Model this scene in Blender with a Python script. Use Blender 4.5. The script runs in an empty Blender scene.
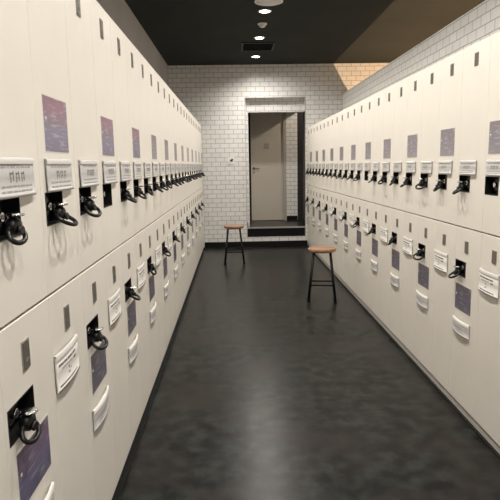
import bpy, bmesh, math, random
from mathutils import Matrix, Vector
random.seed(4)
S = bpy.context.scene
COL = S.collection
PI = math.pi

# ------------------------------------------------------------------ camera
H_CAM = 1.40
FPX = 560.0
yv = Vector((-16, 85, -FPX)).normalized()
zv = Vector((-62, (FPX*FPX-992)/85, FPX)).normalized()
xv = yv.cross(zv).normalized()
zv = xv.cross(yv).normalized()
cam_d = bpy.data.cameras.new('camera')
cam_d.lens = 36*FPX/500
cam_d.sensor_width = 36
cam_d.clip_start = 0.05
cam = bpy.data.objects.new('camera', cam_d)
cam.matrix_world = Matrix.Translation((0, 0, H_CAM)) @ Matrix((xv, yv, zv)).to_4x4()
COL.objects.link(cam)
S.camera = cam

# ------------------------------------------------------------------ world, light, exposure
W = bpy.data.worlds.new('world'); S.world = W
W.use_nodes = True
W.node_tree.nodes['Background'].inputs[0].default_value = (1, .96, .9, 1)
W.node_tree.nodes['Background'].inputs[1].default_value = .05
S.view_settings.view_transform = 'Standard'
S.view_settings.look = 'None'
S.view_settings.gamma = 1
S.view_settings.use_curve_mapping = False
S.view_settings.exposure = 0.0
SPOT_W = 112          # each ceiling downlight
SPOT_COL = (1, .94, .865)
LENS_E = 20
WARM = (1, .66, .38)
DRESS_W = 150         # lamps of the neighbouring room behind the partition
PASSAGE_W = 66       # lamp of the side passage behind the back wall

# ------------------------------------------------------------------ measures
CEIL = 3.03
XL, XR = -.53, 1.24        # locker fronts
WL, WR = -1.05, 1.83       # wall behind each row
YB = 9.57                  # back wall
YF = -3.2                  # wall behind the camera
SEAM = 1.043
TOP_L, TOP_R = 2.052, 1.992
PL, PR = .347, .3233       # locker pitch
DT = .045                  # door thickness

# ------------------------------------------------------------------ helpers
def mat(name, col=(.8,.8,.8), rough=.5, metal=0, spec=.5, emit=None, es=1):
    m = bpy.data.materials.new(name); m.use_nodes = True
    b = m.node_tree.nodes['Principled BSDF']
    b.inputs['Base Color'].default_value = (*col, 1)
    b.inputs['Roughness'].default_value = rough
    b.inputs['Metallic'].default_value = metal
    b.inputs['Specular IOR Level'].default_value = spec
    if emit:
        b.inputs['Emission Color'].default_value = (*emit, 1)
        b.inputs['Emission Strength'].default_value = es
    return m

def nd(m, t, **k):
    n = m.node_tree.nodes.new(t)
    for a, v in k.items():
        if a in n.inputs: n.inputs[a].default_value = v
        else: setattr(n, a, v)
    return n
def ln(m, a, b): m.node_tree.links.new(a, b)

def noise_col(m, c1, c2, scale=8, detail=4, bump=0, rough=None, lo=.35, hi=.65):
    b = m.node_tree.nodes['Principled BSDF']
    tc = nd(m, 'ShaderNodeTexCoord')
    n = nd(m, 'ShaderNodeTexNoise'); n.inputs['Scale'].default_value = scale; n.inputs['Detail'].default_value = detail
    ln(m, tc.outputs['Object'], n.inputs['Vector'])
    r = nd(m, 'ShaderNodeValToRGB')
    r.color_ramp.elements[0].position = lo; r.color_ramp.elements[0].color = (*c1, 1)
    r.color_ramp.elements[1].position = hi; r.color_ramp.elements[1].color = (*c2, 1)
    ln(m, n.outputs['Fac'], r.inputs['Fac']); ln(m, r.outputs['Color'], b.inputs['Base Color'])
    if bump:
        bp = nd(m, 'ShaderNodeBump'); bp.inputs['Strength'].default_value = bump; bp.inputs['Distance'].default_value = .002
        ln(m, n.outputs['Fac'], bp.inputs['Height']); ln(m, bp.outputs['Normal'], b.inputs['Normal'])
    return n, r

def tile_mat(name, axis):
    """running-bond glazed tiles, 150 x 75 mm, on a vertical wall; axis = world axis that runs along the wall"""
    m = mat(name, rough=.28)
    b = m.node_tree.nodes['Principled BSDF']
    g = nd(m, 'ShaderNodeNewGeometry')
    sp = nd(m, 'ShaderNodeSeparateXYZ'); ln(m, g.outputs['Position'], sp.inputs[0])
    cb = nd(m, 'ShaderNodeCombineXYZ')
    ln(m, sp.outputs['X' if axis == 'x' else 'Y'], cb.inputs[0]); ln(m, sp.outputs['Z' if axis != 'flat' else 'X'], cb.inputs[1])
    br = nd(m, 'ShaderNodeTexBrick')
    br.inputs['Scale'].default_value = 1
    br.inputs['Brick Width'].default_value = .152
    br.inputs['Row Height'].default_value = .0765
    br.inputs['Mortar Size'].default_value = .0036
    br.inputs['Mortar Smooth'].default_value = .2
    br.inputs['Color1'].default_value = (.77, .765, .745, 1)
    br.inputs['Color2'].default_value = (.72, .71, .69, 1)
    br.inputs['Mortar'].default_value = (.29, .285, .275, 1)
    ln(m, cb.outputs[0], br.inputs['Vector'])
    ln(m, br.outputs['Color'], b.inputs['Base Color'])
    bp = nd(m, 'ShaderNodeBump'); bp.inputs['Strength'].default_value = .5; bp.inputs['Distance'].default_value = .002; bp.invert = True
    ln(m, br.outputs['Fac'], bp.inputs['Height']); ln(m, bp.outputs['Normal'], b.inputs['Normal'])
    return m

M = {}
M['tile_x'] = tile_mat('white_tile_back', 'x')
M['tile_y'] = tile_mat('white_tile_side', 'y')
M['paint'] = mat('grey_paint', (.42,.41,.385), .7); noise_col(M['paint'], (.41,.395,.385), (.45,.43,.42), 3)
M['ceiling'] = mat('black_ceiling', (.02,.021,.018), .9, spec=.12); noise_col(M['ceiling'], (.024,.027,.024), (.029,.031,.028), 2)
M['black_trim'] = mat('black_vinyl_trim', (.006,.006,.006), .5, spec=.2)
M['dark'] = mat('dark_void_wall', (.012,.010,.012), .7)  # side passage walls: darkness of the void put into a near-black colour
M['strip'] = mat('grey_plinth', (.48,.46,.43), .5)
M['cream'] = mat('cream_laminate', (.80,.755,.675), .42); noise_col(M['cream'], (.785,.745,.675), (.81,.77,.70), 5, 2)
M['body'] = mat('cream_carcass', (.62,.58,.51), .6)
M['recess'] = mat('black_plastic', (.008,.008,.008), .38)
M['rubber'] = mat('black_rubber', (.007,.007,.007), .36, spec=.35)
M['chrome'] = mat('chrome', (.75,.75,.75), .18, 1)
M['plate'] = mat('brushed_metal', (.26,.24,.215), .38, .75)
M['plate_ring'] = mat('plate_bezel', (.36,.34,.31), .4, .6)
M['paper'] = mat('sign_paper', (.47,.46,.45), .4)
M['holder'] = mat('sign_holder', (.57,.55,.52), .4)
M['card'] = mat('white_card', (.70,.68,.64), .4)
M['ink'] = mat('ink', (.17,.16,.16), .6)
M['inkl'] = mat('ink_light', (.38,.365,.36), .6)
M['white'] = mat('white_plastic', (.78,.77,.74), .4)
M['blackmetal'] = mat('black_metal', (.007,.007,.008), .4, .1, spec=.3)
M['alu'] = mat('aluminium', (.6,.6,.58), .35, .8)
M['door'] = mat('beige_door', (.46,.42,.355), .5); noise_col(M['door'], (.52,.48,.41), (.545,.505,.44), 2)
M['frame'] = mat('door_frame', (.40,.37,.32), .45)
M['grille'] = mat('black_grille', (.003,.003,.003), .7, spec=.1)
M['lens'] = mat('lamp_lens', (.9,.9,.9), .4, emit=(1,.93,.82), es=LENS_E)
M['speaker'] = mat('speaker_grille', (.62,.61,.58), .5)

# floor: dark mottled vinyl with a satin gloss
fm = mat('dark_vinyl_floor', (.04,.04,.04), .36, spec=.15); M['floor'] = fm
b = fm.node_tree.nodes['Principled BSDF']
n1, r1 = noise_col(fm, (.0022,.0028,.0024), (.022,.0250,.0215), 11, 12, lo=.38, hi=.66)
n1.inputs['Distortion'].default_value = 0
n2 = nd(fm, 'ShaderNodeTexNoise'); n2.inputs['Scale'].default_value = 2.1; n2.inputs['Detail'].default_value = 3
n3 = nd(fm, 'ShaderNodeTexNoise'); n3.inputs['Scale'].default_value = 11; n3.inputs['Detail'].default_value = 4
tcf = nd(fm, 'ShaderNodeTexCoord')
for n in (n2, n3): ln(fm, tcf.outputs['Object'], n.inputs['Vector'])
mx = nd(fm, 'ShaderNodeMix', data_type='RGBA')
rp = nd(fm, 'ShaderNodeValToRGB'); rp.color_ramp.elements[0].position = .48; rp.color_ramp.elements[1].position = .66
ln(fm, n2.outputs['Fac'], rp.inputs['Fac'])
ln(fm, rp.outputs['Color'], mx.inputs[0]); ln(fm, r1.outputs['Color'], mx.inputs[6]); mx.inputs[7].default_value = (.019,.0145,.0132,1)
m2 = nd(fm, 'ShaderNodeMix', data_type='RGBA', blend_type='MULTIPLY'); m2.inputs[0].default_value = .55
r3 = nd(fm, 'ShaderNodeValToRGB'); r3.color_ramp.elements[0].position = .3; r3.color_ramp.elements[0].color = (.5,.5,.5,1); r3.color_ramp.elements[1].position = .6
ln(fm, n3.outputs['Fac'], r3.inputs['Fac'])
ln(fm, mx.outputs[2], m2.inputs[6]); ln(fm, r3.outputs['Color'], m2.inputs[7]); ln(fm, m2.outputs[2], b.inputs['Base Color'])
mr = nd(fm, 'ShaderNodeMapRange'); mr.inputs['To Min'].default_value = .275; mr.inputs['To Max'].default_value = .315
ln(fm, n3.outputs['Fac'], mr.inputs['Value']); ln(fm, mr.outputs[0], b.inputs['Roughness'])

def poster_mat(name, stops, streak):
    m = mat(name, rough=.3)
    b = m.node_tree.nodes['Principled BSDF']
    tc = nd(m, 'ShaderNodeTexCoord'); sp = nd(m, 'ShaderNodeSeparateXYZ'); ln(m, tc.outputs['Generated'], sp.inputs[0])
    r = nd(m, 'ShaderNodeValToRGB')
    e = r.color_ramp.elements
    e[0].position, e[0].color = stops[0][0], (*stops[0][1], 1)
    e[1].position, e[1].color = stops[-1][0], (*stops[-1][1], 1)
    for p, c in stops[1:-1]:
        q = e.new(p); q.color = (*c, 1)
    nz = nd(m, 'ShaderNodeTexNoise'); nz.inputs['Scale'].default_value = 3; nz.inputs['Detail'].default_value = 5
    mp = nd(m, 'ShaderNodeMapping'); mp.inputs['Scale'].default_value = (1, 1.2, 7)
    ln(m, tc.outputs['Generated'], mp.inputs[0]); ln(m, mp.outputs[0], nz.inputs['Vector'])
    ln(m, sp.outputs['Z'], r.inputs['Fac'])
    mx = nd(m, 'ShaderNodeMix', data_type='RGBA')
    rr = nd(m, 'ShaderNodeValToRGB'); rr.color_ramp.elements[0].position = .52; rr.color_ramp.elements[1].position = .68
    rr.color_ramp.elements[1].color = (.75, .75, .75, 1)
    ln(m, nz.outputs['Fac'], rr.inputs['Fac']); ln(m, rr.outputs['Color'], mx.inputs[0])
    ln(m, r.outputs['Color'], mx.inputs[6]); mx.inputs[7].default_value = (*streak, 1)
    ln(m, mx.outputs[2], b.inputs['Base Color'])
    return m
M['poster_a'] = poster_mat('poster_violet', [(0, (.17,.15,.22)), (.35, (.20,.19,.29)), (.55, (.22,.17,.22)), (.8, (.30,.16,.23)), (1, (.25,.13,.17))], (.45,.38,.46))
M['poster_b'] = poster_mat('poster_blue', [(0, (.10,.09,.15)), (.3, (.12,.11,.20)), (.7, (.17,.12,.19)), (1, (.12,.08,.10))], (.30,.28,.34))
M['poster_c'] = poster_mat('poster_grey_violet', [(0, (.29,.27,.28)), (.4, (.235,.215,.255)), (1, (.22,.19,.205))], (.42,.40,.46))
M['poster_d'] = poster_mat('poster_dark_violet', [(0, (.16,.14,.16)), (.45, (.13,.12,.17)), (1, (.15,.12,.13))], (.33,.31,.37))

# wood of the stool seats
wm = mat('oak_seat', (.4,.2,.09), .35); M['wood'] = wm
b = wm.node_tree.nodes['Principled BSDF']
tc = nd(wm, 'ShaderNodeTexCoord'); mp = nd(wm, 'ShaderNodeMapping'); mp.inputs['Scale'].default_value = (4, 40, 4)
nz = nd(wm, 'ShaderNodeTexNoise'); nz.inputs['Scale'].default_value = 1; nz.inputs['Detail'].default_value = 6
rr = nd(wm, 'ShaderNodeValToRGB'); rr.color_ramp.elements[0].position = .3; rr.color_ramp.elements[0].color = (.22,.105,.055,1)
rr.color_ramp.elements[1].position = .7; rr.color_ramp.elements[1].color = (.38,.205,.115,1)
ln(wm, tc.outputs['Object'], mp.inputs[0]); ln(wm, mp.outputs[0], nz.inputs['Vector']); ln(wm, nz.outputs['Fac'], rr.inputs['Fac']); ln(wm, rr.outputs['Color'], b.inputs['Base Color'])

class MB:
    """collects faces with material slots and links them as one mesh object"""
    def __init__(s): s.v = []; s.f = []; s.mi = []; s.mats = []; s.smooth = []
    def m(s, key):
        if key not in s.mats: s.mats.append(key)
        return s.mats.index(key)
    def face(s, pts, key, smooth=False):
        i = len(s.v); s.v += [tuple(p) for p in pts]; s.f.append(tuple(range(i, i+len(pts)))); s.mi.append(s.m(key)); s.smooth.append(smooth)
    def box(s, a, b, key, skip=''):
        x0,y0,z0 = a; x1,y1,z1 = b
        q = {'-x':[(x0,y0,z0),(x0,y0,z1),(x0,y1,z1),(x0,y1,z0)], '+x':[(x1,y0,z0),(x1,y1,z0),(x1,y1,z1),(x1,y0,z1)],
             '-y':[(x0,y0,z0),(x1,y0,z0),(x1,y0,z1),(x0,y0,z1)], '+y':[(x0,y1,z0),(x0,y1,z1),(x1,y1,z1),(x1,y1,z0)],
             '-z':[(x0,y0,z0),(x0,y1,z0),(x1,y1,z0),(x1,y0,z0)], '+z':[(x0,y0,z1),(x1,y0,z1),(x1,y1,z1),(x0,y1,z1)]}
        for k, p in q.items():
            if k not in skip: s.face(p, key)
    def grid(s, rows, key, smooth=True, closed=False, closed_v=False):
        nr, nc = len(rows), len(rows[0]); base = len(s.v)
        for r in rows: s.v += [tuple(p) for p in r]
        for i in range(nr if closed_v else nr-1):
            for j in range(nc if closed else nc-1):
                i2, j2 = (i+1) % nr, (j+1) % nc
                s.f.append((base+i*nc+j, base+i*nc+j2, base+i2*nc+j2, base+i2*nc+j)); s.mi.append(s.m(key)); s.smooth.append(smooth)
    def lathe(s, prof, key, org=(0,0,0), axis='z', n=24, cap0=True, cap1=True):
        rows = []
        def P(r, h, a):
            c, d = r*math.cos(a), r*math.sin(a)
            return Vector(org) + Vector({'z':(c,d,h), 'x':(h,c,d), 'y':(d,h,c)}[axis])
        for r, h in prof: rows.append([P(r, h, 2*PI*k/n) for k in range(n)])
        s.grid(rows, key, closed=True)
        if cap0: s.face(rows[0][::-1], key)
        if cap1: s.face(rows[-1], key)
    def tube(s, pts, r, key, n=8, closed=False):
        pts = [Vector(p) for p in pts]; N = len(pts); rows = []
        up = Vector((.13,.27,.95)).normalized()
        prev = None
        for i, p in enumerate(pts):
            a = pts[(i-1) % N] if (closed or i) else p
            c = pts[(i+1) % N] if (closed or i < N-1) else p
            t = (c-a).normalized()
            if prev is None:
                u = t.cross(up)
                if u.length < .1: u = t.cross(Vector((1,0,0)))
                u.normalize()
            else: u = (prev - t*prev.dot(t)).normalized()
            prev = u; w = t.cross(u)
            rr = r[i] if isinstance(r, (list, tuple)) else r
            rows.append([p + (u*math.cos(2*PI*k/n) + w*math.sin(2*PI*k/n))*rr for k in range(n)])
        s.grid(rows, key, closed=True, closed_v=closed)
        if not closed: s.face(rows[0][::-1], key); s.face(rows[-1], key)
    def build(s, name, parent=None, fix=True):
        me = bpy.data.meshes.new(name)
        me.from_pydata(s.v, [], s.f)
        for k in s.mats: me.materials.append(M[k])
        me.polygons.foreach_set('material_index', s.mi); me.polygons.foreach_set('use_smooth', s.smooth)
        bm = bmesh.new(); bm.from_mesh(me)
        bmesh.ops.remove_doubles(bm, verts=bm.verts, dist=1e-5)
        if fix: bmesh.ops.recalc_face_normals(bm, faces=bm.faces)
        bm.to_mesh(me); bm.free(); me.update()
        o = bpy.data.objects.new(name, me); COL.objects.link(o)
        if parent: o.parent = parent
        return o

def tag(o, label=None, cat=None, group=None, kind=None):
    if label: o['label'] = label
    if cat: o['category'] = cat
    if group: o['group'] = group
    if kind: o['kind'] = kind
    return o
def thing(name, loc, rz=0, **k):
    o = bpy.data.objects.new(name, None); COL.objects.link(o)
    o.location = loc; o.rotation_euler = (0, 0, rz); o.empty_display_size = .05
    return tag(o, **k)
def copy_tree(o, parent=None):
    c = o.copy(); COL.objects.link(c); c.parent = parent
    for ch in list(o.children): copy_tree(ch, c)
    return c
def structure(name, boxes):
    mb = MB()
    for a, b_, k in boxes: mb.box(a, b_, k)
    return tag(mb.build(name), kind='structure', label=STRUCT_LABEL.get(name))
STRUCT_LABEL = {
 'floor': 'dark mottled grey vinyl floor of the aisle', 'ceiling': 'flat black painted ceiling',
 'wall_left': 'plain grey wall above the left lockers', 'wall_back': 'white brick-tiled end wall around the recessed doorway',
 'wall_right': 'white brick-tiled partition rising behind the right lockers'}

# ------------------------------------------------------------------ setting
AX0, AX1 = .205, 1.205       # alcove opening
AZ0, AZ1 = .165, 2.50
PZ = .335                    # platform height
YD = 10.70                   # alcove back wall
XE = 4.6                     # far wall of the neighbouring room
structure('floor', [((WL-.15, YF-.15, -.10), (XE+.15, YB+.14, 0), 'floor')])
structure('ceiling', [((WL-.15, YF-.15, CEIL), (XE+.15, YB+.14, CEIL+.1), 'ceiling')])
structure('wall_left', [((WL-.15, YF-.15, 0), (WL, YB+.14, CEIL), 'paint')])
structure('wall_front', [((WL, YF-.15, 0), (XE, YF, CEIL), 'paint')])
structure('wall_far_right', [((XE, YF-.15, 0), (XE+.15, YB+.14, CEIL), 'paint')])
structure('wall_right', [((WR, YF, 0), (WR+.12, YB, 2.54), 'tile_y')])
structure('wall_back', [((WL, YB, 0), (AX0, YB+.14, CEIL), 'tile_x'), ((AX1, YB, 0), (XE, YB+.14, CEIL), 'tile_x'),
                        ((AX0, YB, AZ1), (AX1, YB+.14, CEIL), 'tile_x'), ((AX0, YB, 0), (AX1, YB+.14, AZ0), 'tile_x')])
# recess behind the end wall
DX0, DX1, DZ1 = .318, .935, 2.44        # door leaf
PZ1 = 2.45                              # head of the side passage
RZ = 2.74                               # ceiling of the recess
YL = YB+.14                             # lintel plane
structure('wall_recess_left', [((AX0-.12, YL+.12, 0), (AX0, YD, RZ), 'tile_y'), ((AX0-.12, YL, 0), (AX0+.05, YL+.12, RZ), 'tile_x')])
structure('wall_recess_lintel', [((AX0+.05, YL, 2.275), (1.36, YL+.12, RZ), 'tile_x')])
structure('wall_recess_back', [((AX0-.12, YD, 0), (DX0-.035, YD+.14, RZ), 'tile_x'), ((DX1+.055, YD, 0), (1.20, YD+.14, RZ), 'tile_x'),
                          ((DX0-.035, YD, DZ1+.02), (DX1+.055, YD+.14, RZ), 'tile_x'), ((DX0-.035, YD, 0), (DX1+.055, YD+.14, PZ), 'black_trim')])
structure('wall_recess_right', [((1.20, YL+.12, PZ1), (1.36, YD, RZ), 'tile_y')])
structure('ceiling_recess', [((AX0, YL+.12, RZ), (1.36, YD, RZ+.1), 'ceiling')])
structure('floor_recess', [((AX0, YB+.025, AZ0), (AX1, YB+.14, PZ-.012), 'black_trim'), ((AX0, YB+.14, 0), (3.0, YD, PZ-.012), 'black_trim'),
                           ((AX0, YB+.02, PZ-.012), (AX1, YB+.14, PZ), 'floor'), ((AX0, YB+.14, PZ-.012), (3.0, YD, PZ), 'floor')])
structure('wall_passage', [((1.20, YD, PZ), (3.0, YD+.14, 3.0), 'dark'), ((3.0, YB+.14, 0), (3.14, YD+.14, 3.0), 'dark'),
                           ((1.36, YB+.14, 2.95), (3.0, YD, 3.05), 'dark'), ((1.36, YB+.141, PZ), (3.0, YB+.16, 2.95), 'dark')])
structure('trim_1', [((AX0, YB-.004, PZ-.022), (AX1, YB+.03, PZ+.003), 'alu')])          # stair nosing
structure('trim_4', [((AX1-.004, YB+.002, PZ), (AX1+.002, YL+.12, 2.275), 'black_trim')])
structure('trim_5', [((AX0-.010, YB-.005, AZ0), (AX0+.004, YB+.004, AZ1+.010), 'strip'), ((AX0+.004, YB-.005, AZ1-.004), (AX1+.010, YB+.004, AZ1+.010), 'strip'), ((AX1-.002, YB-.005, AZ0), (AX1+.010, YB+.002, AZ1-.004), 'strip')])
structure('baseboard_back', [((XL, YB-.012, 0), (XR, YB, .092), 'black_trim')])
structure('baseboard_recess', [((DX1+.058, YD-.012, PZ), (1.195, YD, PZ+.085), 'black_trim'), ((AX0, YB+.03, PZ), (AX0+.012, YD, PZ+.085), 'black_trim')])
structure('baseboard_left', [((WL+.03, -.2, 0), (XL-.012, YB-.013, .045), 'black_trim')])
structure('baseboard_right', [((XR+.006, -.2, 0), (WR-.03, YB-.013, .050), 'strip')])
structure('shadow_strip_left', [((XL-.012, -.2, 0), (XL+.010, YB-.013, .006), 'black_trim')])  # thin black strip drawn in for the shadow at the left lockers' foot
structure('shadow_strip_right', [((XR-.012, -.2, 0), (XR+.006, YB-.013, .006), 'black_trim')])  # same drawn-in foot shadow in front of the right plinth

# door in the recess
dr = thing('door_1', ((DX0+DX1)/2, YD, PZ), label='beige flush door in the tiled recess beyond the steps', kind='structure')
mb = MB(); w = (DX1-DX0)/2; h = DZ1-PZ
mb.box((-w+.003, .012, .008), (w-.003, .052, h), 'door'); leaf = mb.build('door_leaf', dr)
mb = MB()
for a, b_ in (((-w-.030,-.006,0),(-w,.06,h+.018)), ((w,-.012,0),(w+.052,.06,h+.018)), ((-w,-.006,h+.002),(w,.06,h+.018))):
    mb.box(a, b_, 'black_trim' if b_[0] < 0 or a[2] > 1 else 'frame')
mb.build('door_frame', dr)
mb = MB()
mb.lathe([(.024,0),(.024,-.010),(.010,-.012),(.010,-.05)], 'plate', (-w+.055, .012, 1.0), 'y', 16)
mb.tube([(-w+.055,-.034,1.0),(-w+.085,-.036,1.0),(-w+.16,-.034,.995)], .009, 'plate')
mb.box((-w+.040,.004,.90), (-w+.070,.0118,.96), 'chrome')
mb.build('door_handle', leaf)
mb = MB(); mb.box((-.055,.006,1.36), (.045,.0118,1.46), 'frame'); mb.box((-.045,.0045,1.37), (.035,.006,1.45), 'inkl')
tag(mb.build('door_sign', leaf), label='small square grey sign')

# ------------------------------------------------------------------ lockers
BOW = 7
def sign_mesh(u0, u1, z0, z1, n0, bow, style, tilt=0):
    """bowed card in a holder standing a little off the door; local x = out of the door, y = along it"""
    mb = MB(); pap = 'card' if style == 'lower' else 'paper'; hol = 'card' if style == 'small' else 'holder'
    def P(s, t, off=0):
        n = n0 + bow*(1-(2*s-1)**2) + tilt*(1-t) + off
        return (n, u0+(u1-u0)*s, z0+(z1-z0)*t)
    S_ = [i/10 for i in range(11)]
    # card front, back and rim
    for off in (0, -.0025):
        mb.grid([[P(s, t, off) for s in S_] for t in (0, .5, 1)], pap)
    for t in (0, 1): mb.grid([[P(s, t, o) for s in S_] for o in (0, -.0025)], pap, smooth=False)
    for s in (0, 1): mb.face([P(s,0,0), P(s,1,0), P(s,1,-.0025), P(s,0,-.0025)], pap)
    # holder: light rail along the top and a foot behind
    tr = .13 if style != 'small' else .22
    mb.grid([[P(s, 1-tr, .002) for s in S_], [P(s, 1.04, .0035) for s in S_], [P(s, 1.06, -.004) for s in S_]], hol)
    mb.grid([[P(s, .05, .001) for s in S_], [P(s, -.02, .0015) for s in S_], [P(s, -.02, -.004) for s in S_]], 'holder')
    mb.box((.0005, u0+.04, z0+.02), (n0+bow*.5, u1-.04, z1-.01), 'holder')
    # printed marks
    def mark(s0, s1, t0, t1, k):
        q = 3
        mb.grid([[P(s0+(s1-s0)*i/q, t, .0006) for i in range(q+1)] for t in (t0, t1)], k)
    if style == 'upper':
        x = .12
        for w_ in (.10,.05,.12,.08,.11,.06,.09): mark(x, x+w_, .77, .83, 'inkl'); x += w_+.025
        for c in (.34, .48, .62):
            mark(c-.045, c-.028, .38, .66, 'ink'); mark(c+.02, c+.040, .42, .68, 'ink')
            mark(c-.045, c+.03, .60, .64, 'ink'); mark(c-.03, c+.03, .48, .52, 'inkl')
        for t, k in ((.26,'inkl'), (.12,'inkl')):
            x = .10
            for w_ in (.07,.13,.09,.05,.12,.10,.08): mark(x, x+w_, t, t+.05, k); x += w_+.022
    elif style == 'lower':
        x = .08
        for w_ in (.16,.12,.2,.16): mark(x, x+w_, .68, .75, 'ink'); x += w_+.02
        mark(.18,.60,.56,.60,'inkl'); mark(.66,.78,.53,.60,'ink')
        mark(.42,.455,.42,.50,'ink'); mark(.40,.475,.28,.33,'ink'); mark(.50,.53,.36,.42,'inkl')
        x = .08
        for w_ in (.2,.16,.22,.14): mark(x, x+w_, .10, .15, 'ink' if w_ > .15 else 'inkl'); x += w_+.012
    else:
        for t in (.18, .34, .5): mark(.2, .78 - t*.3, t, t+.06, 'inkl')
    return mb

def make_locker(tier, kind, width, height, depth, pkeys):
    """tier upper/lower, kind: poster, plain, lock, sign. Origin at the foot of the door back plane, near/left edge; +x faces the aisle"""
    root = thing('locker', (0,0,0))
    g = .0011
    mb = MB(); mb.box((-depth, .0005, 0), (-.001, width-.0005, height), 'body'); mb.build('body', root)
    LF = width > .33; k = width/.325
    hole = None
    base = SEAM+.003 if tier == 'upper' else .05
    if tier == 'upper': hole = (.035, .186, 1.240-base, 1.330-base) if LF else (.016, .153, 1.238-base, 1.322-base)
    elif kind == 'lock': hole = (.020, .180, .765-base, .848-base) if LF else (.010, .145, .775-base, .856-base)
    mb = MB()
    y0, y1, z0, z1 = g, width-g, .001, height-(.0006 if tier == 'lower' else 0)
    c = .0012
    ys = [y0+c, y1-c]; zs = [z0+c, z1-c]
    if hole: ys = [y0+c, hole[0], hole[1], y1-c]; zs = [z0+c, hole[2], hole[3], z1-c]
    for i in range(len(ys)-1):
        for j in range(len(zs)-1):
            if hole and i == 1 and j == 1: continue
            mb.face([(DT, ys[i], zs[j]), (DT, ys[i+1], zs[j]), (DT, ys[i+1], zs[j+1]), (DT, ys[i], zs[j+1])], 'cream')
    O = [(y0,z0),(y1,z0),(y1,z1),(y0,z1)]; I = [(ys[0],zs[0]),(ys[-1],zs[0]),(ys[-1],zs[-1]),(ys[0],zs[-1])]
    for a in range(4):
        b_ = (a+1) % 4
        mb.face([(DT-c,*O[a]), (DT-c,*O[b_]), (DT,*I[b_]), (DT,*I[a])], 'cream')
        mb.face([(0,*O[a]), (0,*O[b_]), (DT-c,*O[b_]), (DT-c,*O[a])], 'cream')
    mb.face([(0,*p) for p in O[::-1]], 'cream')
    door = mb.build('door', root, fix=not hole)
    # number plate
    pc = ((.160, 1.957-base) if LF else (.177, 1.910-base)) if tier == 'upper' else (.150, .942-base)
    pw, ph = (.020, .034) if LF else (.019, .029)
    mb = MB(); mb.box((DT, pc[0]-pw-.003, pc[1]-ph-.003), (DT+.003, pc[0]+pw+.003, pc[1]+ph+.003), 'plate_ring')
    mb.box((DT+.003, pc[0]-pw, pc[1]-ph), (DT+.0045, pc[0]+pw, pc[1]+ph), 'plate')
    mb.box((DT+.0045, pc[0]-pw*.5, pc[1]-ph*.55), (DT+.005, pc[0]+pw*.5, pc[1]-ph*.25), 'ink')
    mb.build('number_plate', door)
    if hole:
        h0, h1, q0, q1 = hole
        mb = MB(); d = .004; t = .0025
        mb.face([(d,h0,q0),(d,h1,q0),(d,h1,q1),(d,h0,q1)], 'recess')
        R = [(h0,q0),(h1,q0),(h1,q1),(h0,q1)]
        for a in range(4):
            b_ = (a+1) % 4
            mb.face([(d,*R[a]), (d,*R[b_]), (DT+.0015,*R[b_]), (DT+.0015,*R[a])], 'recess')
        X_ = [(h0-t,q0-t),(h1+t,q0-t),(h1+t,q1+t),(h0-t,q1+t)]
        for a in range(4):
            b_ = (a+1) % 4
            mb.face([(DT+.0015,*R[a]), (DT+.0015,*R[b_]), (DT+.0015,*X_[b_]), (DT+.0015,*X_[a])], 'recess')
            mb.face([(DT+.0015,*X_[a]), (DT+.0015,*X_[b_]), (DT,*X_[b_]), (DT,*X_[a])], 'recess')
        cy, cz = (h0+h1)/2, (q0+q1)/2 + .004
        mb.lathe([(.030,.004),(.030,.018),(.026,.022)], 'recess', (0,cy,cz), 'x', 20)
        mb.lathe([(.013,.022),(.013,.032),(.011,.034)], 'chrome', (0,cy,cz), 'x', 16)
        mb.build('lock', door, fix=False)
        root['lock_y'] = cy; root['lock_z'] = cz
    a0, a1 = ((.066, .287) if tier == 'upper' else (.048, .270)) if LF else ((.034, .247) if tier == 'upper' else (.022, .230))
    if kind == 'poster' or kind == 'lock':
        p0, p1 = ((1.432, 1.585) if width < .33 else (1.448, 1.603)) if tier == 'upper' else (.582, .726)
        p0 -= base; p1 -= base
        mb = MB(); mb.box((DT, a0-.004, p0-.004), (DT+.0006, a1+.004, p1+.004), 'card'); mb.box((DT+.0006, a0, p0), (DT+.0012, a1, p1), pkeys)
        mb.lathe([(.005,0),(.005,.0008)], 'white', (DT+.0012, a0+.018, p0+(p1-p0)*.60), 'x', 10)
        mb.build('poster', door)
    if tier == 'upper':
        sg = sign_mesh(*((.046, .288, 1.334-base, 1.422-base) if LF else (.030, .232, 1.330-base, 1.400-base)), DT+.005, .005, 'upper', .003); sg.build('sign_holder', door, fix=False)
    elif kind == 'sign':
        sg = sign_mesh(*((.006, .230) if LF else (.006, .216)), .752-base, .858-base, DT+.005, .007, 'lower', .002); sg.build('sign_holder', door, fix=False)
    else:
        sg = sign_mesh(*((.024, .262) if LF else (.014, .234)), .452-base, .528-base, DT+.005, .011, 'small', .0); sg.build('sign_holder', door, fix=False)
    return root

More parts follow.
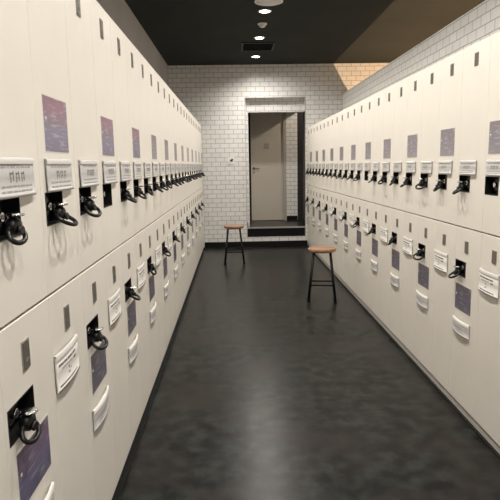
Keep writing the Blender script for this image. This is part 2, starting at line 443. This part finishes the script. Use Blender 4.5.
def make_key(var):
    """key left in the lock with its coiled wristband; origin on the lock cylinder, +x out of the door"""
    root = thing('locker_key', (0,0,0))
    mb = MB()
    mb.box((.0, -.0015, -.006), (.012, .0015, .006), 'chrome')
    # rounded grip
    rows = []
    for x, ry, rz_ in ((.008,.006,.010), (.010,.017,.018), (.017,.023,.022), (.031,.023,.022), (.038,.017,.016), (.040,.008,.006)):
        rows.append([(x, ry*math.cos(a), -.022+rz_*math.sin(a)) for a in [2*PI*i/14 for i in range(14)]])
    mb.grid(rows, 'rubber', closed=True); mb.face(rows[0][::-1], 'rubber'); mb.face(rows[-1], 'rubber')
    mb.build('key_grip', root)
    mb = MB(); mb.lathe([(.018,.002),(.021,.0045),(.020,.008),(.013,.0095)],'chrome',(.030,0,0),'z',18); mb.build('key_bow', root)
    mb = MB()
    mb.tube([(.030+.010*math.cos(a), .004*math.sin(a), -.026+.010*math.sin(a)) for a in [2*PI*i/12 for i in range(12)]], .0016, 'chrome', 6, closed=True)
    mb.build('key_ring', root)
    # coiled band: a helix wound round a drooping loop
    mb = MB(); side = (.012, -.012, -.014)[var]; N = 150; turns = 26; ru = (.054, .040, .032)[var]; rn = (.023, .022, .014)[var]
    def core(t):
        a = 2*PI*t
        return Vector((.039 - .003*(var == 2) + rn*math.cos(a), side + ru*math.sin(a), -.040 - .016*math.cos(a) + (.006 if var else -.004)*math.sin(a)))
    pts = []
    for i in range(N):
        t = i/N; c = core(t); d = (core(t+.004)-core(t-.004)).normalized()
        u = d.cross(Vector((.1,.2,1))).normalized(); v = d.cross(u); a = 2*PI*turns*t
        pts.append(c + (u*math.cos(a)+v*math.sin(a))*.0040)
    mb.tube([core(i/40) for i in range(40)], .0062, 'rubber', 8, closed=True)
    mb.tube(pts, .0022, 'rubber', 5, closed=True)
    mb.build('wristband', root)
    # plastic number tag
    mb = MB(); s = 1 if side > 0 else -1
    rows = [[(.040+dx, s*(.004+r*math.cos(a)), -.030+r*.75*math.sin(a)) for a in [2*PI*i/14 for i in range(14)]] for dx, r in ((0,.013),(.002,.015),(.005,.015),(.007,.012))]
    mb.grid(rows, 'rubber', closed=True); mb.face(rows[0][::-1], 'rubber'); mb.face(rows[-1], 'rubber')
    mb.build('key_tag', root)
    return root

ORD = ['first','second','third','fourth','fifth','sixth','seventh','eighth','ninth','tenth','eleventh','twelfth','thirteenth','fourteenth',
       'fifteenth','sixteenth','seventeenth','eighteenth','nineteenth','twentieth','twenty-first','twenty-second','twenty-third','twenty-fourth','twenty-fifth','twenty-sixth']
keys = [make_key(v) for v in range(3)]
used_key = [False]*3
protos = {}
def locker(side, tier, kind, width, top, depth, pk):
    key = (side, tier, kind, pk)
    if key not in protos:
        h = (top-SEAM-.003) if tier == 'upper' else (SEAM-.003-.05)
        protos[key] = make_locker(tier, kind, width, h, depth, pk)
        return protos[key]
    return copy_tree(protos[key])

def place_row(side, n, edge, pitch, top, first_poster, first_lock, no_key_up, no_key_low, nseen):
    left = side == 'left'
    for i in range(n):
        for tier in ('upper', 'lower'):
            if tier == 'upper': kind = 'poster' if i % 2 == first_poster else 'plain'
            else: kind = 'lock' if i % 2 == first_lock else 'sign'
            pk = ''
            if kind == 'poster': pk = ('poster_a' if i < 7 else 'poster_c') if left else 'poster_c'
            if kind == 'lock': pk = ('poster_b' if i == 1 else 'poster_d') if left else ('poster_d' if i % 4 else 'poster_b')
            dep = (XL-DT-WL-.004) if left else (WR-XR-DT-.004)
            o = locker(side, tier, kind, pitch, top, dep, pk)
            z = SEAM+.003 if tier == 'upper' else .05
            y = edge + pitch*i
            o.location = (XL-DT, y, z) if left else (XR+DT, y+pitch, z)
            o.rotation_euler = (0, 0, 0 if left else PI)
            what = {'poster': 'cream upper locker with purple poster', 'plain': 'cream upper locker without poster',
                    'lock': 'cream lower locker with lock and poster', 'sign': 'cream lower locker with sign only'}[kind]
            tag(o, label='%s, %s from the camera in the %s row' % (what, ORD[i], side), cat='locker',
                group='%s lockers along the %s wall' % (tier, side))
            if kind == 'sign': continue
            if (tier == 'upper' and i in no_key_up) or (tier == 'lower' and i in no_key_low): continue
            v = (i*7 + (3 if tier == 'lower' else 0) + (1 if left else 0)) % 3
            if used_key[v]: kq = copy_tree(keys[v])
            else: kq = keys[v]; used_key[v] = True
            ly, lz = o['lock_y'], o['lock_z']
            kq.location = (XL-DT+.0345, y+ly, z+lz) if left else (XR+DT-.0345, y+pitch-ly, z+lz)
            kq.rotation_euler = (0, 0, (0 if left else PI) + random.uniform(-.12, .12))
            tag(kq, label='black key with wristband in the %s %s locker from the camera, %s row' % (ORD[i], tier, side), cat='key',
                group='keys in the %s locks along the %s wall' % (tier, side))

place_row('left', 25, 1.553-2*PL, PL, TOP_L, 0, 1, {0, 4}, {}, 25)
place_row('right', 22, 3.09-2*PR, PR, TOP_R, 0, 1, {0, 8}, {}, 22)

# ------------------------------------------------------------------ stools
def make_stool():
    root = thing('stool', (0,0,0))
    mb = MB(); n = 32; R = .145; z = .545
    mb.lathe([(.05,z-.036),(R-.012,z-.036),(R-.003,z-.029),(R,z-.016),(R-.003,z-.004),(R-.010,z),(R*.75,z-.003),(R*.3,z-.006),(.001,z-.006)], 'wood', n=n)
    mb.build('seat', root)
    mb = MB(); mb.lathe([(.105,z-.041),(.105,z-.0365)], 'blackmetal', n=24); mb.build('seat_plate', root)
    feet = []
    for sx in (-1,1):
        for sy in (-1,1):
            t = Vector((sx*.083, sy*.075, z-.034)); f = Vector((sx*.137, sy*.125, .006)); feet.append((t, f))
            mb = MB(); mb.tube([t, t.lerp(f,.5), f], .0145, 'blackmetal', 10); leg = mb.build('leg', root)
            mb = MB(); mb.lathe([(.013,0),(.014,.004),(.013,.022)], 'rubber', (f.x, f.y, 0), 'z', 12); mb.build('foot_cap', leg)
    def at(i, h): t, f = feet[i]; return t.lerp(f, (t.z-h)/(t.z-f.z))
    for a, b_, h in ((0,2,.175), (1,3,.175), (0,1,.205), (2,3,.205)):
        mb = MB(); mb.tube([at(a,h), at(b_,h)], .0085, 'blackmetal', 8); mb.build('stretcher', root)
    return root
s1 = make_stool(); s1.location = (.885, 5.66, 0); s1.rotation_euler = (0,0,-.155)
tag(s1, 'round wooden-topped stool with black legs nearer the camera, beside the right lockers', 'stool', 'stools in the aisle')
s2 = copy_tree(s1); s2.location = (-.02, 7.98, 0); s2.rotation_euler = (0,0,.003)
tag(s2, 'round wooden-topped stool with black legs farther off, near the left lockers and end wall', 'stool', 'stools in the aisle')

# ------------------------------------------------------------------ ceiling fittings
def make_downlight():
    root = thing('downlight', (0,0,0))
    mb = MB(); mb.lathe([(.052,-.004),(.068,-.006),(.074,0)], 'white', cap0=False, cap1=False, n=32); mb.build('trim_ring', root)
    mb = MB(); mb.lathe([(.053,-.0045),(.052,-.001)], 'lens', n=32); tag(mb.build('lamp_lens', root), label='glowing round lens')
    return root
dl = make_downlight()
for i in range(9):
    y = 8.88 - 1.275*i
    o = dl if i == 0 else copy_tree(dl)
    o.location = (.365, y, CEIL-.0005)
    lb = {0: 'round white downlight nearest the end wall, behind the air vent', 1: 'round white downlight just in front of the black air vent',
          2: 'round white downlight between smoke detector and ceiling speaker'}.get(i, 'round white downlight over the near part of the aisle, %s from the end wall' % ORD[i])
    tag(o, label=lb, cat='ceiling light', group='downlights along the aisle')
    ld = bpy.data.lights.new('downlight_lamp', 'SPOT'); ld.energy = SPOT_W; ld.color = SPOT_COL
    ld.spot_size = math.radians(162); ld.spot_blend = .84; ld.shadow_soft_size = .05
    lo = bpy.data.objects.new('downlight_lamp', ld); COL.objects.link(lo); lo.location = (.365, y, CEIL-.02); lo.rotation_euler = (0, math.radians(-6), 0)
for nm, loc, p in (('dressing_lamp', (2.62, 3.2, 1.36), DRESS_W), ('dressing_lamp', (2.62, 5.6, 1.36), DRESS_W), ('dressing_lamp', (2.62, 8.2, 1.36), DRESS_W), ('passage_lamp', (2.0, 10.15, 2.83), PASSAGE_W)):
    ld = bpy.data.lights.new(nm, 'POINT'); ld.energy = p; ld.color = WARM if nm[0] == 'd' else (1,.85,.68); ld.shadow_soft_size = .03
    lo = bpy.data.objects.new(nm, ld); COL.objects.link(lo); lo.location = loc

sd = thing('smoke_detector', (.365, 6.86, CEIL), label='small round pale smoke detector on the black ceiling', cat='smoke detector')
mb = MB(); mb.lathe([(.055,0),(.055,-.012),(.050,-.018)], 'white', n=28); mb.build('base', sd)
mb = MB(); mb.lathe([(.040,-.018),(.038,-.032),(.026,-.042),(.001,-.043)], 'speaker', n=28); mb.build('sensor_cap', sd)
sp = thing('ceiling_speaker', (.385, 5.96, CEIL), label='large round pale ceiling speaker at the top edge of the photo', cat='speaker')
mb = MB(); mb.lathe([(.145,0),(.145,-.008),(.128,-.014),(.124,-.008)], 'white', n=40, cap1=False); mb.build('rim', sp)
mb = MB(); mb.lathe([(.125,-.008),(.10,-.012),(.05,-.015),(.001,-.016)], 'speaker', n=40); mb.build('grille', sp)
av = thing('air_vent', (.365, 8.14, CEIL), label='rectangular black air vent set across the black ceiling', cat='air vent')
mb = MB(); hx, hy = .225, .27
for a, b_ in (((-hx,-hy,-.012),(hx,-hy+.03,0)), ((-hx,hy-.03,-.012),(hx,hy,0)), ((-hx,-hy+.03,-.012),(-hx+.02,hy-.03,0)), ((hx-.02,-hy+.03,-.012),(hx,hy-.03,0))):
    mb.box(a, b_, 'black_trim')
mb.build('frame', av)
mb = MB(); mb.box((-hx+.02,-hy+.03,-.003),(hx-.02,hy-.03,-.0005),'grille')
for k in range(8):
    y = -hy+.05+.056*k; mb.face([(-hx+.02,y,-.003),(hx-.02,y,-.003),(hx-.02,y+.025,-.014),(-hx+.02,y+.025,-.014)], 'grille')
mb.build('louvre', av)

# ------------------------------------------------------------------ wall switch on the end wall
sw = thing('wall_switch', (-.045, YB, 1.475), label='small white switch plate on the tiled end wall left of the doorway', cat='switch')
mb = MB(); mb.box((-.055,-.009,-.06),(.055,-.0005,.06),'white'); mb.build('plate', sw)
mb = MB(); mb.box((-.018,-.020,-.010),(.022,-.009,.012),'rubber'); mb.box((.0,-.022,.006),(.030,-.010,.026),'rubber'); mb.build('knob', sw)

# working prototypes that were never placed
for v in range(3):
    if not used_key[v]:
        for ch in list(keys[v].children): bpy.data.objects.remove(ch)
        bpy.data.objects.remove(keys[v])
